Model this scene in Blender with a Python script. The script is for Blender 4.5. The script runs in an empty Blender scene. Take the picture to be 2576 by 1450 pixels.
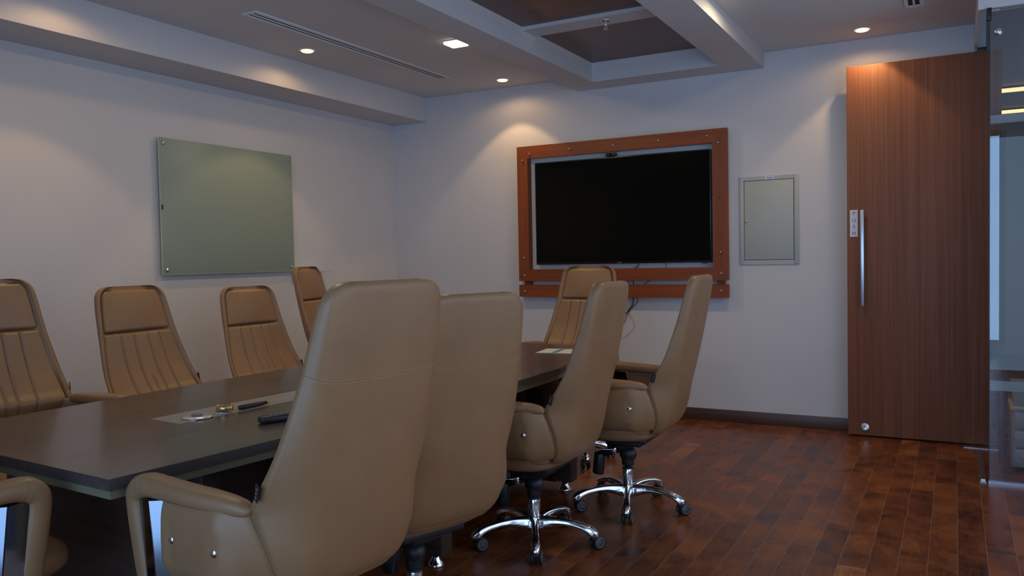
import bpy, bmesh, math, random
from mathutils import Vector, Matrix
PI = math.pi
S = bpy.context.scene
COL = S.collection
random.seed(4)

# ------------------------------------------------------------------ camera
F_PX, YAW, PITCH, ROLL = 2036.8, -0.5009, -0.0361, -0.0196
CAM = Vector((4.5259, -6.0546, 1.25))
fw = Vector((math.sin(YAW)*math.cos(PITCH), math.cos(YAW)*math.cos(PITCH), math.sin(PITCH)))
rt = fw.cross(Vector((0, 0, 1))).normalized(); up = rt.cross(fw)
r2 = math.cos(ROLL)*rt + math.sin(ROLL)*up; u2 = -math.sin(ROLL)*rt + math.cos(ROLL)*up
cd = bpy.data.cameras.new('camera'); cam = bpy.data.objects.new('camera', cd); COL.objects.link(cam)
m = Matrix((r2, u2, -fw)).transposed().to_4x4(); m.translation = CAM; cam.matrix_world = m
cd.sensor_fit = 'HORIZONTAL'; cd.sensor_width = 36; cd.lens = 36*F_PX/2576; cd.clip_start = .05; cd.clip_end = 60
S.camera = cam

# ------------------------------------------------------------------ world, exposure
w = bpy.data.worlds.new('world'); S.world = w; w.use_nodes = True
bg = w.node_tree.nodes['Background']; bg.inputs[0].default_value = (.28, .48, 1, 1); bg.inputs[1].default_value = .5
vs = S.view_settings; vs.view_transform = 'Standard'; vs.look = 'None'; vs.gamma = 1; vs.use_curve_mapping = False
vs.exposure = 0.1

# ------------------------------------------------------------------ lights
def area(name, loc, rot, sx, sy, power, color, spread=PI):
    l = bpy.data.lights.new(name, 'AREA'); l.shape = 'RECTANGLE'; l.size = sx; l.size_y = sy
    l.energy = power; l.color = color; l.spread = spread
    o = bpy.data.objects.new(name, l); o.location = loc; o.rotation_euler = rot; COL.objects.link(o); return o
DAY = (.36, .60, 1.0)
area('unseen_window_daylight', (3.55, -7.42, 1.4), (PI/2, 0, 0), 3.0, 2.5, 84, DAY)  # daylight of the unseen rear windows, added behind the camera
area('added_side_daylight', (5.69, -3.9, 1.38), (PI/2, 0, PI/2), 4.6, 2.08, 44, (.62, .76, 1.0))   # added side light; its window in the right wall is invented           
area('corridor_daylight', (7.2, 2.2, 1.5), (PI/2, 0, PI/2), 3.0, 2.2, 30, (.72, .86, 1.0))      # daylight at the end of the corridor
WARM = (1.0, .62, .28)
def spot(name, loc, power, ang, blend, color=WARM, r=.02):
    l = bpy.data.lights.new(name, 'SPOT'); l.energy = power; l.spot_size = ang; l.spot_blend = blend
    l.color = color; l.shadow_soft_size = r
    o = bpy.data.objects.new(name, l); o.location = loc; COL.objects.link(o); return o
DOWN_W = 10.5; SQUARE_W = 7.0

# ------------------------------------------------------------------ materials
def mat(name, color=(.5, .5, .5), rough=.5, metal=0, spec=.5, coat=0, emit=None, es=0):
    m = bpy.data.materials.new(name); m.use_nodes = True
    b = m.node_tree.nodes['Principled BSDF']
    b.inputs['Base Color'].default_value = (*color, 1); b.inputs['Roughness'].default_value = rough
    b.inputs['Metallic'].default_value = metal; b.inputs['Specular IOR Level'].default_value = spec
    b.inputs['Coat Weight'].default_value = coat
    if emit: b.inputs['Emission Color'].default_value = (*emit, 1); b.inputs['Emission Strength'].default_value = es
    return m
class NT:
    def __init__(s, m): s.t = m.node_tree; s.b = s.t.nodes.get('Principled BSDF')
    def n(s, typ, **kw):
        x = s.t.nodes.new(typ)
        for k, v in kw.items():
            if k in ('operation', 'data_type', 'blend_type', 'noise_dimensions', 'bands_direction', 'wave_type', 'invert', 'feature'): setattr(x, k, v)
            else:
                key = int(k[1:]) if k[0] == 'i' and k[1:].isdigit() else k.replace('_', ' ')
                x.inputs[key].default_value = v
        return x
    def l(s, a, b): s.t.links.new(a, b)
    def math(s, op, a, b=None):
        x = s.n('ShaderNodeMath', operation=op)
        for i, q in enumerate((a, b)):
            if q is None: continue
            if isinstance(q, (int, float)): x.inputs[i].default_value = q
            else: s.l(q, x.inputs[i])
        return x.outputs[0]
    def ramp(s, fac, stops):
        r = s.n('ShaderNodeValToRGB'); cr = r.color_ramp
        while len(cr.elements) > 1: cr.elements.remove(cr.elements[-1])
        cr.elements[0].position = stops[0][0]; cr.elements[0].color = (*stops[0][1], 1)
        for p, c in stops[1:]:
            e = cr.elements.new(p); e.color = (*c, 1)
        s.l(fac, r.inputs[0]); return r.outputs[0]
    def bump(s, h, strength, dist=.01):
        b = s.n('ShaderNodeBump', Strength=strength, Distance=dist); s.l(h, b.inputs['Height']); s.l(b.outputs[0], s.b.inputs['Normal']); return b

def paint(name, c, rough=.7):
    m = mat(name, c, rough, spec=.3); t = NT(m); tc = t.n('ShaderNodeTexCoord')
    n = t.n('ShaderNodeTexNoise', Scale=220, Detail=3); t.l(tc.outputs['Object'], n.inputs[0]); t.bump(n.outputs[0], .06, .003)
    n2 = t.n('ShaderNodeTexNoise', Scale=1.3, Detail=2); t.l(tc.outputs['Object'], n2.inputs[0])
    t.l(t.ramp(n2.outputs[0], [(.3, tuple(x*.965 for x in c)), (.7, tuple(min(1, x*1.03) for x in c))]), t.b.inputs['Base Color'])
    return m
def wood(name, c1, c2, axis=2, scale=1, rough=.4, coat=0, bands=1.0, spec=.5, fine=60):
    m = mat(name, c1, rough, coat=coat, spec=spec); t = NT(m); tc = t.n('ShaderNodeTexCoord')
    mp = t.n('ShaderNodeMapping'); sc = [fine*scale]*3; sc[axis] = 1.1*scale; mp.inputs['Scale'].default_value = sc
    t.l(tc.outputs['Object'], mp.inputs[0])
    n = t.n('ShaderNodeTexNoise', Scale=1, Detail=5, Roughness=.6); t.l(mp.outputs[0], n.inputs[0])
    mp2 = t.n('ShaderNodeMapping'); sc = [7*scale]*3; sc[axis] = .35*scale; mp2.inputs['Scale'].default_value = sc
    t.l(tc.outputs['Object'], mp2.inputs[0])
    n2 = t.n('ShaderNodeTexNoise', Scale=1, Detail=3, Distortion=.6); t.l(mp2.outputs[0], n2.inputs[0])
    f = t.math('ADD', t.math('MULTIPLY', n.outputs[0], .6), t.math('MULTIPLY', n2.outputs[0], .4*bands))
    f = t.math('ADD', f, (1-bands)*.2)
    t.l(t.ramp(f, [(.36, c1), (.64, c2)]), t.b.inputs['Base Color'])
    t.bump(n.outputs[0], .05, .002)
    return m
def leather(name, c):
    m = mat(name, c, .42, spec=.45); t = NT(m); tc = t.n('ShaderNodeTexCoord')
    v = t.n('ShaderNodeTexVoronoi', Scale=420); t.l(tc.outputs['Object'], v.inputs[0])
    n = t.n('ShaderNodeTexNoise', Scale=9, Detail=4); t.l(tc.outputs['Object'], n.inputs[0])
    h = t.math('ADD', t.math('MULTIPLY', v.outputs[0], .5), n.outputs[0]); t.bump(h, .09, .004)
    t.l(t.ramp(n.outputs[0], [(.3, tuple(x*.94 for x in c)), (.7, tuple(x*1.05 for x in c))]), t.b.inputs['Base Color'])
    t.l(t.ramp(n.outputs[0], [(.3, (.38,)*3), (.7, (.47,)*3)]), t.b.inputs['Roughness'])
    return m
def glassy(name, tint, refl=1.0):
    m = bpy.data.materials.new(name); m.use_nodes = True; t = NT(m); nt = m.node_tree; nt.nodes.remove(t.b)
    out = nt.nodes['Material Output']
    tr = t.n('ShaderNodeBsdfTransparent'); tr.inputs[0].default_value = (*tint, 1)
    gl = t.n('ShaderNodeBsdfGlossy', Roughness=0.0); gl.inputs[0].default_value = (refl, refl, refl, 1)
    fr = t.n('ShaderNodeFresnel', IOR=1.5); mx = t.n('ShaderNodeMixShader')
    t.l(t.math('MULTIPLY', fr.outputs[0], 1.7), mx.inputs[0]); t.l(tr.outputs[0], mx.inputs[1]); t.l(gl.outputs[0], mx.inputs[2]); t.l(mx.outputs[0], out.inputs[0])
    return m
def frost(name, c, clear=.22):
    m = bpy.data.materials.new(name); m.use_nodes = True; t = NT(m); nt = m.node_tree; nt.nodes.remove(t.b)
    out = nt.nodes['Material Output']
    tr = t.n('ShaderNodeBsdfTransparent'); df = t.n('ShaderNodeBsdfDiffuse'); df.inputs[0].default_value = (*c, 1)
    tl = t.n('ShaderNodeBsdfTranslucent'); tl.inputs[0].default_value = (*c, 1)
    m1 = t.n('ShaderNodeMixShader', i0=.35); t.l(df.outputs[0], m1.inputs[1]); t.l(tl.outputs[0], m1.inputs[2])
    m2 = t.n('ShaderNodeMixShader', i0=clear); t.l(m1.outputs[0], m2.inputs[1]); t.l(tr.outputs[0], m2.inputs[2])
    t.l(m2.outputs[0], out.inputs[0])
    return m

M = {}
M['wall'] = paint('wall_paint', (.62, .61, .62))
M['ceil'] = paint('ceiling_paint', (.66, .65, .65), .8)
M['beam'] = paint('beam_paint', (.62, .61, .62))
M['door'] = wood('door_veneer', (.155, .058, .030), (.270, .102, .052), 2, 1, .52, spec=.35, fine=90)
M['frame'] = wood('frame_wood_horizontal', (.165, .033, .004), (.29, .060, .006), 0, 1, .5)
M['framev'] = wood('frame_wood_vertical', (.165, .033, .004), (.29, .060, .006), 2, 1, .5)
M['coffer'] = wood('coffer_veneer', (.095, .040, .022), (.19, .080, .042), 0, 1, .32, spec=.5)
M['table'] = wood('table_veneer', (.055, .037, .028), (.115, .080, .060), 1, 1, .24, coat=.1, spec=.6, fine=45)
M['tablev'] = wood('table_base_veneer', (.030, .018, .013), (.062, .040, .028), 0, 1, .5, fine=45)
M['tedge'] = wood('table_edge', (.050, .038, .034), (.08, .065, .06), 1, 1, .3)
M['tpale'] = mat('table_pale_band', (.17, .155, .09), .4)
M['strip'] = wood('inset_strip', (.28, .255, .22), (.36, .33, .28), 1, 1, .25)
M['base'] = wood('baseboard_wood', (.050, .024, .014), (.10, .048, .028), 0, 1, .4)
M['leather'] = leather('tan_leather', (.275, .148, .068))
M['thread'] = mat('pale_thread', (.40, .30, .19), .6)
M['chrome'] = mat('chrome', (.82, .83, .85), .09, 1)
M['barchrome'] = mat('mirror_strip', (.22, .24, .28), .12, 1)
M['steel'] = mat('brushed_steel', (.62, .64, .68), .3, 1)
M['bplastic'] = mat('black_plastic', (.012, .012, .013), .35)
M['bmetal'] = mat('black_metal', (.010, .010, .011), .45)
M['grey'] = mat('grey_plastic', (.16, .16, .17), .4)
M['rubber'] = mat('dark_rubber', (.02, .02, .022), .5)
M['tag'] = mat('black_tag', (.01, .011, .014), .5)
M['tagtxt'] = mat('grey_tag_print', (.12, .13, .15), .5)
M['screen'] = mat('tv_screen', (.004, .004, .003), .10, spec=.10)
M['bezel'] = mat('tv_bezel', (.008, .008, .008), .3)
M['board'] = mat('green_back_painted_glass', (.28, .345, .285), .38, spec=.4)
M['gedge'] = mat('pale_green_glass_edge', (.42, .58, .48), .15)
M['panel'] = mat('grey_green_enamel', (.42, .45, .42), .5)
M['dark'] = mat('dark_gap', (.02, .02, .02), .8)
M['white'] = mat('white_plastic', (.75, .75, .76), .5)
M['greyw'] = mat('pale_grey_laminate', (.25, .26, .28), .4)
M['label'] = mat('label_paper', (.66, .69, .78), .6)
M['blueink'] = mat('blue_ink', (.05, .11, .42), .6)
M['gold'] = mat('gold_metal', (.70, .47, .20), .28, 1)
M['lamp'] = mat('lamp_glow', (1, .9, .7), .5, emit=(1, .74, .38), es=1.8)
M['square'] = mat('square_glow', (1, .95, .8), .5, emit=(1, .92, .62), es=3.0)
M['linear'] = mat('linear_lamp_glow', (1, .9, .7), .5, emit=(1, .60, .25), es=1.5)
M['glass'] = glassy('partition_glass', (.92, .95, .95))
M['pane'] = glassy('window_pane', (.96, .98, .98))
M['frost'] = frost('frosted_film', (.60, .62, .62), .12)
M['gglass'] = mat('glass_edge_dark_green', (.012, .035, .032), .12)
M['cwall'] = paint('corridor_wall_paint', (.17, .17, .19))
M['maroon'] = mat('maroon_laminate', (.075, .012, .016), .4)
M['beige'] = mat('beige_top', (.42, .36, .27), .4)
M['cable'] = mat('black_cable', (.012, .012, .013), .5)
M['paper'] = mat('white_paper', (.66, .65, .60), .8)
M['red'] = mat('red_button', (.5, .03, .03), .5)
M['mull'] = mat('window_aluminium', (.25, .25, .27), .5)

def floor_mat():
    m = mat('walnut_strip_floor', (.1, .04, .02), .3, spec=.32); t = NT(m)
    g = t.n('ShaderNodeNewGeometry'); sp = t.n('ShaderNodeSeparateXYZ'); t.l(g.outputs['Position'], sp.inputs[0])
    X, Y = sp.outputs[0], sp.outputs[1]; W = .1055; L = .56
    rx = t.math('DIVIDE', X, W); row = t.math('FLOOR', rx); fx = t.math('SUBTRACT', rx, row)
    wn = t.n('ShaderNodeTexWhiteNoise', noise_dimensions='1D'); t.l(row, wn.inputs['W'])
    ry = t.math('ADD', t.math('DIVIDE', Y, L), t.math('MULTIPLY', wn.outputs['Value'], 7.3))
    cy = t.math('FLOOR', ry); fy = t.math('SUBTRACT', ry, cy)
    cb = t.n('ShaderNodeCombineXYZ'); t.l(row, cb.inputs[0]); t.l(cy, cb.inputs[1])
    w2 = t.n('ShaderNodeTexWhiteNoise', noise_dimensions='2D'); t.l(cb.outputs[0], w2.inputs['Vector'])
    rnd = w2.outputs['Value']
    # figured grain, shifted per plank
    off = t.n('ShaderNodeCombineXYZ'); t.l(t.math('MULTIPLY', rnd, 31.0), off.inputs[2])
    va = t.n('ShaderNodeVectorMath', operation='ADD'); t.l(g.outputs['Position'], va.inputs[0]); t.l(off.outputs[0], va.inputs[1])
    mp = t.n('ShaderNodeMapping'); mp.inputs['Scale'].default_value = (9, 2.6, 1); t.l(va.outputs[0], mp.inputs[0])
    n1 = t.n('ShaderNodeTexNoise', Scale=1, Detail=4, Distortion=1.6); t.l(mp.outputs[0], n1.inputs[0])
    ring = t.math('SINE', t.math('MULTIPLY', n1.outputs[0], 46.0))
    mp2 = t.n('ShaderNodeMapping'); mp2.inputs['Scale'].default_value = (140, 7, 1); t.l(va.outputs[0], mp2.inputs[0])
    n2 = t.n('ShaderNodeTexNoise', Scale=1, Detail=4); t.l(mp2.outputs[0], n2.inputs[0])
    mp3 = t.n('ShaderNodeMapping'); mp3.inputs['Scale'].default_value = (6, 5, 1); t.l(va.outputs[0], mp3.inputs[0])
    n3 = t.n('ShaderNodeTexNoise', Scale=1, Detail=3, Distortion=.5); t.l(mp3.outputs[0], n3.inputs[0])
    f = t.math('ADD', t.math('MULTIPLY', rnd, .17), t.math('MULTIPLY', ring, .035)); f = t.math('ADD', f, .12)
    f = t.math('ADD', f, t.math('MULTIPLY', n2.outputs[0], .20)); f = t.math('ADD', f, t.math('MULTIPLY', n3.outputs[0], .78)); f = t.math('ADD', f, t.math('MULTIPLY', t.math('GREATER_THAN', rnd, .965), .16)); f = t.math('SUBTRACT', f, .07)
    c = t.ramp(f, [(.34, (.032, .010, .006)), (.50, (.100, .027, .010)), (.66, (.175, .048, .013)), (.84, (.27, .078, .018)), (1.0, (.42, .16, .04))])
    ex = t.math('MINIMUM', fx, t.math('SUBTRACT', 1.0, fx)); ey = t.math('MINIMUM', fy, t.math('SUBTRACT', 1.0, fy))
    lx = t.math('LESS_THAN', ex, .009); ly = t.math('LESS_THAN', ey, .0016)
    gap = t.math('MAXIMUM', t.math('MULTIPLY', lx, .75), t.math('MULTIPLY', ly, .3))
    mx = t.n('ShaderNodeMix', data_type='RGBA'); t.l(gap, mx.inputs[0]); t.l(c, mx.inputs[6]); mx.inputs[7].default_value = (.26, .17, .13, 1)
    t.l(mx.outputs[2], t.b.inputs['Base Color'])
    t.l(t.ramp(n3.outputs[0], [(.3, (.24,)*3), (.7, (.36,)*3)]), t.b.inputs['Roughness'])
    hh = t.math('SUBTRACT', t.math('MULTIPLY', n2.outputs[0], .15), t.math('MAXIMUM', lx, ly)); t.bump(hh, .15, .002)
    return m
M['floor'] = floor_mat()

# ------------------------------------------------------------------ mesh helpers
def sstep(a, b, x):
    x = max(0, min(1, (x-a)/(b-a))); return x*x*(3-2*x)
def interp(tab, x):
    if x <= tab[0][0]: return tab[0][1]
    n = len(tab)
    for i in range(n-1):
        if x <= tab[i+1][0]:
            x0, y0 = tab[i]; x1, y1 = tab[i+1]; h = x1-x0; s = (x-x0)/h
            def sl(j):
                if j == 0: return (tab[1][1]-tab[0][1])/(tab[1][0]-tab[0][0])
                if j == n-1: return (tab[-1][1]-tab[-2][1])/(tab[-1][0]-tab[-2][0])
                return (tab[j+1][1]-tab[j-1][1])/(tab[j+1][0]-tab[j-1][0])
            m0, m1 = sl(i)*h, sl(i+1)*h
            return (2*s**3-3*s**2+1)*y0+(s**3-2*s**2+s)*m0+(-2*s**3+3*s**2)*y1+(s**3-s**2)*m1
    return tab[-1][1]
class MB:
    def __init__(s): s.bm = bmesh.new(); s.mats = []
    def mi(s, m):
        if m not in s.mats: s.mats.append(m)
        return s.mats.index(m)
    def box(s, c, size, m, bev=0, rot=None, seg=2):
        b = bmesh.new(); bmesh.ops.create_cube(b, size=1)
        for v in b.verts: v.co = Vector((v.co.x*size[0], v.co.y*size[1], v.co.z*size[2]))
        if bev: bmesh.ops.bevel(b, geom=list(b.edges), offset=min(bev, min(size)*.49), segments=seg, affect='EDGES', profile=.5)
        if rot is not None: bmesh.ops.transform(b, matrix=rot.to_4x4(), verts=b.verts)
        bmesh.ops.translate(b, vec=Vector(c), verts=b.verts)
        s.merge(b, m, bev > 0); return s
    def b2(s, lo, hi, m, bev=0, seg=2):
        return s.box([(a+b)/2 for a, b in zip(lo, hi)], [abs(b-a) for a, b in zip(lo, hi)], m, bev, seg=seg)
    def merge(s, b, m, smooth=False):
        i = s.mi(m)
        for f in b.faces: f.material_index = i; f.smooth = smooth
        me = bpy.data.meshes.new('t'); b.to_mesh(me); b.free(); s.bm.from_mesh(me); bpy.data.meshes.remove(me)
    def rings(s, rs, m, closed=True, caps=(True, True), smooth=True):
        b = bmesh.new(); V = [[b.verts.new(p) for p in r] for r in rs]; n = len(rs[0])
        for i in range(len(V)-1):
            for j in range(n if closed else n-1):
                k = (j+1) % n; b.faces.new((V[i][j], V[i][k], V[i+1][k], V[i+1][j]))
        if closed and caps[0]: b.faces.new(V[0][::-1])
        if closed and caps[1]: b.faces.new(V[-1])
        bmesh.ops.recalc_face_normals(b, faces=b.faces)
        s.merge(b, m, smooth); return s
    def lathe(s, prof, m, c=(0, 0, 0), rot=None, n=32, smooth=True, sx=1, sy=1):
        rs = []
        for r, z in prof:
            ring = []
            for i in range(n):
                a = 2*PI*i/n; p = Vector((r*math.cos(a)*sx, r*math.sin(a)*sy, z))
                if rot is not None: p = rot @ p
                ring.append(p+Vector(c))
            rs.append(ring)
        return s.rings(rs, m, smooth=smooth)
    def cyl(s, p0, p1, r, m, n=20, bev=0):
        p0, p1 = Vector(p0), Vector(p1); d = p1-p0; L = d.length; q = d.to_track_quat('Z', 'Y').to_matrix()
        pr = [(r, 0), (r, L)] if not bev else [(r-bev, 0), (r-bev*.3, bev*.3), (r, bev), (r, L-bev), (r-bev*.3, L-bev*.3), (r-bev, L)]
        return s.lathe(pr, m, p0, q, n, smooth=True)
    def sweep(s, pts, dims, m, n=20, up=Vector((1, 0, 0)), e=2.0, caps=True):
        """pts path; dims (a,b) half sizes: a along 'up' side direction, b along the normal; superellipse exponent e"""
        pts = [Vector(p) for p in pts]; rs = []
        for i, p in enumerate(pts):
            t = (pts[min(i+1, len(pts)-1)]-pts[max(i-1, 0)]).normalized()
            sd = (up-t*up.dot(t)).normalized(); nn = t.cross(sd)
            a, b = dims[i] if isinstance(dims, list) else dims
            ring = []
            for k in range(n):
                th = 2*PI*k/n; c, q = math.cos(th), math.sin(th)
                ring.append(p+sd*a*math.copysign(abs(c)**(2/e), c)+nn*b*math.copysign(abs(q)**(2/e), q))
            rs.append(ring)
        return s.rings(rs, m, caps=(caps, caps))
    def tube(s, pts, r, m, n=10):
        up = Vector((.13, .27, .95)); return s.sweep(pts, (r, r), m, n, up=up)
    def sphere(s, c, r, m, sc=(1, 1, 1), n=16, rot=None):
        b = bmesh.new(); bmesh.ops.create_uvsphere(b, u_segments=n, v_segments=n//2, radius=r)
        for v in b.verts: v.co = Vector((v.co.x*sc[0], v.co.y*sc[1], v.co.z*sc[2]))
        if rot is not None: bmesh.ops.transform(b, matrix=rot.to_4x4(), verts=b.verts)
        bmesh.ops.translate(b, vec=Vector(c), verts=b.verts); s.merge(b, m, True); return s
    def prism(s, poly, z0, z1, m, smooth=False):
        return s.rings([[Vector((x, y, z0)) for x, y in poly], [Vector((x, y, z1)) for x, y in poly]], m, smooth=smooth)
    def build(s, name, parent=None, loc=None, origin=False, **tags):
        me = bpy.data.meshes.new(name)
        o = bpy.data.objects.new(name, me)
        if origin is not False:
            bmesh.ops.translate(s.bm, vec=-Vector(origin), verts=s.bm.verts); o.location = origin
        s.bm.to_mesh(me); s.bm.free()
        for m in s.mats: me.materials.append(m)
        COL.objects.link(o)
        if parent is not None: o.parent = parent
        if loc is not None: o.location = loc
        for k, v in tags.items(): o[k] = v
        return o
def thing(name, label, cat, loc=(0, 0, 0), rz=0, group=None):
    o = bpy.data.objects.new(name, None); COL.objects.link(o); o.location = loc; o.rotation_euler = (0, 0, rz)
    o.empty_display_size = .1; o['label'] = label; o['category'] = cat
    if group: o['group'] = group
    return o
def struct(mb, name, **k): return mb.build(name, kind='structure', **k)
def smooth_path(pts, n=6):
    """Catmull-Rom through the points"""
    P = [Vector(p) for p in pts]; out = []
    for i in range(len(P)-1):
        a, b, c, d = P[max(i-1, 0)], P[i], P[i+1], P[min(i+2, len(P)-1)]
        for k in range(n):
            t = k/n; out.append(.5*((2*b)+(c-a)*t+(2*a-5*b+4*c-d)*t*t+(3*b-a-3*c+d)*t**3))
    out.append(P[-1]); return out

# ================================================================== ROOM SHELL
ZC = 2.70
XR = 4.65
struct(MB().b2((-.15, -7.6, -.12), (7.1, 5.2, 0), M['floor']), 'floor')
struct(MB().b2((-.15, -7.6, 0), (0, .15, 3.0), M['wall']), 'wall_left')
struct(MB().b2((0, 0, 0), (XR, .15, 3.0), M['wall']), 'wall_back')
struct(MB().b2((5.7, -7.6, 0), (5.8, -.99, 3.0), M['wall']), 'wall_right')
win = MB().b2((5.66, -6.26, .28), (5.70, -1.54, .34), M['mull']); win.b2((5.66, -6.26, 2.42), (5.70, -1.54, 2.48), M['mull'])
for k in range(4): win.b2((5.66, -6.26+k*4.66/3, .34), (5.70, -6.20+k*4.66/3, 2.42), M['mull'])
struct(win, 'added_window_2')  # invented frame on solid wall, dressing the added side light
# ceiling with the coffer opening
HX0, HX1, HY0, HY1 = 2.092, 3.06, -5.3, -.262
mb = MB()
mb.b2((0, -7.6, ZC), (HX0, 0, ZC+.12), M['ceil']); mb.b2((HX1, -7.6, ZC), (XR, 0, ZC+.12), M['ceil'])
mb.b2((HX0, HY1, ZC), (HX1, 0, ZC+.12), M['ceil']); mb.b2((HX0, -7.6, ZC), (HX1, HY0, ZC+.12), M['ceil'])
mb.b2((XR, -7.6, ZC), (5.8, -1.07, ZC+.12), M['ceil'])
struct(mb, 'ceiling')
# beam along the left wall
struct(MB().b2((0, -7.45, 2.4895), (.3787, 0, ZC), M['beam']), 'trim_1')
# coffer: dropped frame, cross bars, veneered panels
mb = MB(); ZB = 2.59
mb.b2((1.865, -5.6, ZB), (HX0, 0, ZC), M['beam']); mb.b2((HX1, -5.6, ZB), (3.318, 0, ZC), M['beam'])
mb.b2((HX0, HY1, ZB), (HX1, 0, ZC), M['beam']); mb.b2((HX0, -5.6, ZB), (HX1, HY0, ZC), M['beam'])
struct(mb, 'trim_2')
struct(MB().b2((HX0, HY0, 2.735), (HX1, HY1, 2.76), M['coffer']), 'trim_3')
mb = MB()
for y in (-1.405, -2.75, -4.1): mb.b2((HX0, y, 2.712), (HX1, y+.178, 2.736), M['beam'])
struct(mb, 'trim_4')
# header above the doorway and the glass partition
mb = MB(); mb.b2((4.634, -.99, 2.515), (4.648, 0, ZC), M['beam']); mb.b2((4.634, -1.07, 2.515), (5.7, -.99, 3.0), M['beam'])
struct(mb, 'trim_5')
# baseboards
struct(MB().b2((.016, -.016, 0), (XR-.02, 0, .088), M['base'], .002), 'baseboard_back')
struct(MB().b2((0, -7.4, 0), (.016, 0, .088), M['base'], .002), 'baseboard_left')
# steel threshold channel in the doorway
mb = MB()
mb.b2((4.575, -.235, 0), (4.80, -.15, .004), M['steel']); mb.b2((4.645, -1.07, 0), (4.675, -.30, .006), M['steel']); mb.b2((4.650, -1.05, .006), (4.670, -.66, .012), M['steel'])
struct(mb, 'trim_6')

# unseen wall behind the camera; its windows are invented to carry daylight
mb = MB(); YW = -7.3
mb.b2((0, YW-.15, 0), (2.0, YW, ZC), M['wall']); mb.b2((5.05, YW-.15, 0), (5.7, YW, ZC), M['wall'])
mb.b2((2.0, YW-.15, 0), (5.05, YW, .10), M['wall']); mb.b2((2.0, YW-.15, 2.66), (5.05, YW, ZC), M['wall'])
struct(mb, 'wall_rear')
win = MB().b2((2.0, YW-.10, .10), (5.05, YW-.05, .16), M['mull'])
win.b2((2.0, YW-.10, 2.60), (5.05, YW-.05, 2.66), M['mull'])
for i in range(4):
    x = 2.0+i*(3.05-.06)/3; win.b2((x, YW-.10, .16), (x+.06, YW-.05, 2.60), M['mull'])
wo = struct(win, 'added_window_1')
for i in range(3):
    x = 2.06+i*(3.05-.06)/3; MB().b2((x, YW-.078, .16), (x+.9367, YW-.072, 2.60), M['pane']).build('pane', wo)

# corridor beyond the doorway
struct(MB().b2((XR, .0, 0), (XR+.0001+.05, .15, 3.0), M['wall']), 'trim_7')
mb = MB(); mb.b2((4.70, -.98, 2.78), (7.0, 5.2, 2.9), M['cwall']); struct(mb, 'ceiling_corridor')
struct(MB().b2((3.6, 5.0, 0), (7.1, 5.2, 3.0), M['cwall']), 'wall_corridor_far')
struct(MB().b2((3.6, .15, 0), (3.75, 5.0, 3.0), M['cwall']), 'wall_corridor_left')
mb = MB(); mb.b2((5.8, -1.1, 0), (7.1, -.99, 3.0), M['cwall']); mb.b2((7.0, -.99, 0), (7.1, .6, 3.0), M['cwall']); mb.b2((7.0, 3.8, 0), (7.1, 5.2, 3.0), M['cwall']); mb.b2((7.0, .6, 2.7), (7.1, 3.8, 3.0), M['cwall']); mb.b2((7.0, .6, 0), (7.1, 3.8, .3), M['cwall'])
struct(mb, 'wall_corridor_right')

# ================================================================== GLASS PARTITION
GY = -1.07
g = thing('glass_partition', 'tall frameless glass panel with frosted film, standing in front of the wooden door\'s hinge side', 'glass partition', (4.685, GY, 0))
G0 = (4.685, GY, 0)
MB().b2((.003, -.006, .012), (1.01, .006, 2.503), M['glass']).build('pane', g)
mb = MB(); mb.b2((0, -.0062, .012), (.0035, .0062, 2.503), M['gglass']); mb.build('polished_edge', g, label='dark green polished glass edge')
mb = MB()
for z0, z1 in ((.61, 1.836), (1.912, 1.956), (.497, .55)): mb.b2((.004, .0065, z0), (1.01, .0072, z1), M['frost'])
mb.build('frosted_film', g, label='frosted film with clear stripes')
MB().b2((-.002, -.014, 0), (1.01, .014, .014), M['steel']).build('floor_channel', g)
MB().b2((-.012, -.013, 2.45), (.010, .013, 2.515), M['bmetal'], .002).build('top_clamp', g)
mb = MB(); mb.cyl((.040, -.010, 2.385), (.040, .012, 2.385), .012, M['grey']); mb.sphere((.040, -.010, 2.385), .021, M['steel'], (1, .7, 1)); mb.build('glass_fitting', g, label='small round steel fitting')

# ================================================================== DOOR
d = thing('wooden_door', 'tall reddish-brown veneered door standing open against the back wall', 'door', (4.78, -.14, 0))
dx = 4.78
mb = MB().b2((3.887-dx, -.018, .012), (0, .022, 2.49), M['door'], .002); leaf = mb.build('door_leaf', d)
mb = MB(); mb.b2((3.974-dx, -.078, .889), (3.997-dx, -.062, 1.528), M['steel'], .002)
for z in (.95, 1.467): mb.cyl((3.9855-dx, -.064, z), (3.9855-dx, -.017, z), .008, M['steel'])
mb.build('pull_handle', d, label='long flat satin steel pull handle')
sg = MB().b2((3.905-dx, -.0205, 1.353), (3.954-dx, -.018, 1.533), M['label']).build('push_sign', d, label='white strip reading PUSH in blue letters')
def letters(txt, x, y, z, size, m, rot, parent, name, gap=None, vertical=False, depth=.0004):
    out = MB()
    for i, chh in enumerate(txt):
        cu = bpy.data.curves.new('t', 'FONT'); cu.body = chh; cu.size = size; cu.align_x = 'CENTER'; cu.align_y = 'CENTER'; cu.extrude = depth
        to = bpy.data.objects.new('t', cu); COL.objects.link(to)
        dg = bpy.context.evaluated_depsgraph_get(); me = bpy.data.meshes.new_from_object(to.evaluated_get(dg))
        b = bmesh.new(); b.from_mesh(me); bpy.data.objects.remove(to); bpy.data.curves.remove(cu); bpy.data.meshes.remove(me)
        off = Vector((0, 0, -i*gap)) if vertical else Vector((0, 0, 0))
        bmesh.ops.transform(b, matrix=rot.to_4x4(), verts=b.verts)
        if not vertical: off = rot @ Vector((i*gap, 0, 0))
        bmesh.ops.translate(b, vec=Vector((x, y, z))+off, verts=b.verts); out.merge(b, m)
    return out.build(name, parent)
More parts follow.
